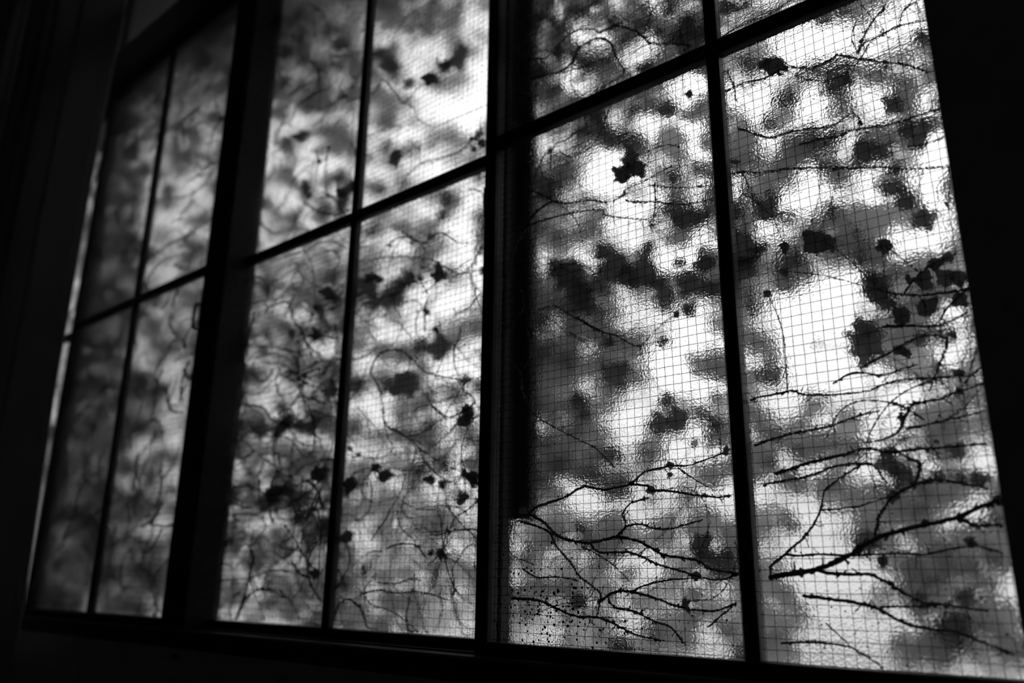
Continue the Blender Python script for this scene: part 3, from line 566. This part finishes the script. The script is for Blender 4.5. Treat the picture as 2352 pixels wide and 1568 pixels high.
# ---- build the traced vines
class Vine:
    def __init__(s, label, cat='vine', group=None):
        s.label, s.cat, s.group = label, cat, group; s.mb = MB(); s.pts = []; s.leaves = []
vines = []
for vi, (label, dep, strands) in enumerate(VINES):
    vn = Vine(label); rr = random.Random(100+vi)
    for tile, rad, pl in strands:
        Y = glass_y(tile)+.0055+(dep-.010)*(.4 if tile in (1, 2, 3, 4) else .5)
        if tile in (1, 2): Y += .004
        if tile in (1, 2): rad *= 1.5
        if tile in (5, 6, 7, 8): rad *= 1.2
        P = [pix(*T(tile, u, v), Y+rr.uniform(-.0005, .003)) for u, v in pl]
        C = catmull(P, 6); n = len(C); rad = rad*.001
        C = [p+Vector((noise.noise(p*160), 0, noise.noise(p*160+Vector((9, 3, 1)))))*.0009 for p in C]
        rads = [rad*(1.12-.45*i/n)*(1+.22*noise.noise(p*420)) for i, p in enumerate(C)]
        vn.mb.tube(C, rads, 6); vn.pts += C
        for i in range(2, n-1):                          # buds, nodes, hooked rootlets
            q = rr.random()
            if q < .28: vn.mb.blob(C[i]+Vector((rr.uniform(-1, 1), 0, rr.uniform(-1, 1)))*rad*.7, rad*rr.uniform(1.0, 2.1))
            if q > .80:
                d = Vector((rr.uniform(-1, 1), rr.uniform(-.2, .5), rr.uniform(-1, 1))).normalized()*rr.uniform(.004, .012)
                vn.mb.tube([C[i], C[i]+d*.6+Vector((0, 0, -.0008)), C[i]+d], [rad*.5, rad*.4, rad*.3], 4)
                if rr.random() < .4: vn.mb.blob(C[i]+d, rad*.8)
    vines.append(vn)
# fine wiry twigs that fill the tangle on the older, left-hand side
def twig(vn, x, y, Y, ln, ang, rr, rad=.0007, ymin=0):
    P = pix(x, y, Y); pts = [P]; a = ang; cur = rr.uniform(-.35, .35)
    for k in range(7):
        a += cur+rr.uniform(-.3, .3); q = pts[-1]+Vector((math.cos(a), rr.uniform(-.25, .25), math.sin(a)))*ln/7
        q.y = max(q.y, ymin); q.z = max(q.z, Z0+.003); pts.append(q)
    C = catmull(pts, 3)
    vn.mb.tube(C, [rad*(1.2-.7*i/len(C)) for i in range(len(C))], 5)
    for i in range(2, len(C)-1, 3):
        if rr.random() < .5: vn.mb.blob(C[i], rad*rr.uniform(1.2, 2.2))
rr = random.Random(5)
TW = [(17, 190, (500, 790, 560, 1430), .03), (18, 220, (500, 790, 700, 1430), .03), (16, 60, (600, 840, 20, 560), .03), (14, 40, (800, 1110, 700, 1050), .03),
      (15, 110, (790, 1110, 1000, 1440), .03), (13, 34, (820, 1110, 520, 760), .03), (19, 110, (230, 540, 200, 700), 0), (20, 170, (130, 460, 700, 1390), 0),
      (1, 22, (1180, 1700, 1250, 1500), 0), (3, 34, (1160, 1350, 320, 800), 0), (4, 26, (1170, 1600, 10, 260), 0), (7, 12, (2080, 2250, 850, 1000), 0), (8, 8, (1960, 2110, 10, 120), 0)]
for idx, n, (xa, xb, ya, yb), gy in TW:
    for _ in range(n):
        vn = vines[idx]; Yd = gy+.006+rr.uniform(.002, .03); x, y = rr.uniform(xa, xb), rr.uniform(ya, yb)
        P = pix(x, y, Yd)
        if P.z < Z0+.03: continue
        twig(vn, x, y, Yd, rr.uniform(.05, .16), rr.uniform(0, 6.28), rr, rr.uniform(.0005, .0011)*(2.3 if idx > 18 else 1.7 if idx > 15 else 1.25 if idx > 12 else .8), gy+.006)

# ---- hanging strands further out that carry the blurred background leaves
strands = []
SL = {0: 'hanging ivy strand outside behind the dim sash', 1: 'hanging ivy strand outside behind the unfocused sash', 2: 'hanging ivy strand outside behind the bright sash'}
XS = [-2.9+.16*i for i in range(24)]
for i, x in enumerate(XS):
    k = 0 if x < -1.25 else (1 if x < -.2 else 2)
    vn = Vine(SL[k], 'vine', SL[k].replace('strand', 'strands')); rr = random.Random(900+i)
    Y = .12+.04*(i % 3)+rr.uniform(-.01, .01); pts = []
    for j in range(26):
        z = Z0+1.62-j*.075
        pts.append(Vector((x+.035*noise.noise(Vector((i*3.7, z*2.1, 0)))+.01*rr.uniform(-1, 1), Y+.03*noise.noise(Vector((i*1.7, z*1.7, 4))), z)))
    C = catmull(pts, 3); vn.mb.tube(C, [.0016*(1.3-.6*a/len(C)) for a in range(len(C))], 5); vn.pts = C; strands.append(vn)

def add_leaf(P, r, cls, vn, rr, tilt=.55):
    vn.leaves.append((P, r, cls, rr.choice(range(len(LM[cls]))), rr.uniform(-tilt, tilt), rr.uniform(-tilt, tilt), rr.uniform(0, 6.28)))
def nearest(P, group):
    best = None
    for vn in group:
        for p in vn.pts[::2]:
            d = (p-P).length_squared
            if best is None or d < best[0]: best = (d, vn, p)
    return best
DEP = {'A': (.012, .018), 'B': (.040, .062), 'C': (.08, .13)}
rr = random.Random(21)
def attach(P, r, cls, tilt=.55):
    d, vn, p = nearest(P, vines if cls == 'A' else (vines+strands if cls == 'B' else strands))
    add_leaf(P, r, cls, vn, rr, tilt)
    if math.sqrt(d) < .16:                                # leaf stalk
        m = (P+p)/2+Vector((rr.uniform(-.1, .1), 0, rr.uniform(-.05, .15)))*math.sqrt(d)
        vn.mb.tube(catmull([p, m, P], 3), [.0006]*7, 4)
for tile, cls, L_ in LEAVES:
    for u, v, rp in L_:
        x, y = T(tile, u, v)
        if cls == 'C' and tile in (5, 7) and rr.random() < .4: cls_ = 'B'
        else: cls_ = cls
        lo, hi = DEP[cls]
        lo_ = lo+glass_y(tile)*(.6 if cls != 'A' else 1)
        P = pix(x, y, rr.uniform(lo_, lo_+hi-lo)); w = proj(P)[2]
        r = rp/TILE[tile][2]*w/FPX*(1.25 if cls == 'A' else 1.2)
        attach(P, r, cls_, .8 if cls == 'A' and rp < 30 else .5)
# random fill between the gaps, single layer of thin leaves, denser towards the old end of the vine
taken = []
def fill(n, xr, yr, Yr, rmin, rmax, cls, sep, tol=.55, ignore_gap=False):
    for _ in range(n):
        x, y = rr.uniform(*xr), rr.uniform(*yr); Y = rr.uniform(*Yr); P = pix(x, y, Y); w = proj(P)[2]
        r = rr.uniform(rmin, rmax)
        if P.z < Z0-.06 or P.z > Z0+1.6: continue
        rp = r/w*FPX
        if not ignore_gap and in_gap(x, y, rp, tol): continue
        if any((P-q).length < sep*(r+rq) for q, rq in taken): continue
        taken.append((P, r)); attach(P, r, cls, .6)
def mix(n, *a, b=.35, **k):
    fill(int(n*(1-b)), *a[:5], 'C', *a[5:], **k); fill(int(n*b), *a[:5], 'B', *a[5:], **k)
mix(1500, (1160, 2340), (-40, 780), (.08, .15), .016, .030, .60, .38, b=.45)
mix(1300, (1160, 2340), (780, 1500), (.09, .17), .016, .030, .62, .38, b=.20)
mix(1300, (800, 1130), (-40, 1450), (.09, .16), .016, .030, .68, .30, b=.24)
mix(1100, (500, 800), (-40, 1450), (.07, .13), .016, .030, .62, .22, b=.38)
mix(1000, (330, 560), (-40, 1420), (.06, .12), .018, .032, .62, .22, b=.4)
mix(1700, (90, 345), (-40, 1420), (.06, .12), .022, .036, .48, .12, b=.65)
taken.clear()
mix(500, (1160, 2340), (-40, 1500), (.18, .26), .020, .036, .95, .45, b=.1)
mix(400, (1160, 1640), (-60, 330), (.05, .09), .016, .030, .60, .15, b=.7)          # thick growth over the top of the bright sash
mix(260, (1180, 1420), (660, 1150), (.12, .20), .020, .034, .60, .3, b=.3)
mix(260, (560, 850), (-60, 250), (.16, .24), .024, .036, .62, .2, b=.35)
mix(400, (90, 340), (-40, 1420), (.14, .24), .034, .048, .55, .2, b=.5)
mix(300, (340, 800), (560, 1420), (.14, .24), .028, .040, .75, .25, b=.3)
mix(260, (250, 460), (680, 1420), (.05, .10), .018, .028, .66, .15, b=.6)
mix(500, (1100, 2500), (-700, -60), (.08, .20), .020, .034, .70, .2, b=.35)      # growth above the frame of the photograph
mix(360, (560, 1100), (-400, -60), (.08, .20), .020, .034, .70, .2, b=.35)

# ---- link everything
for vn in vines+strands:
    if not vn.mb.v: continue
    base = min(vn.pts, key=lambda p: p.z)
    root = empty('ivy_vine', base); tag(root, vn.label, vn.cat, vn.group)
    vn.mb.build('stem', M_stem, root)
    for P, r, cls, k, t1, t2, ro in vn.leaves:
        o = bpy.data.objects.new('leaf', LM[cls][k]); COL.objects.link(o); o.parent = root
        o.matrix_parent_inverse = root.matrix_world.inverted()
        o.matrix_basis = Matrix.Translation(P) @ Matrix.Rotation(t1, 4, 'X') @ Matrix.Rotation(t2+.35, 4, 'Z') @ Matrix.Rotation(ro, 4, 'Y') @ Matrix.Scale(r, 4)
print('leaves', sum(len(v.leaves) for v in vines+strands), [len(v.leaves) for v in vines+strands])
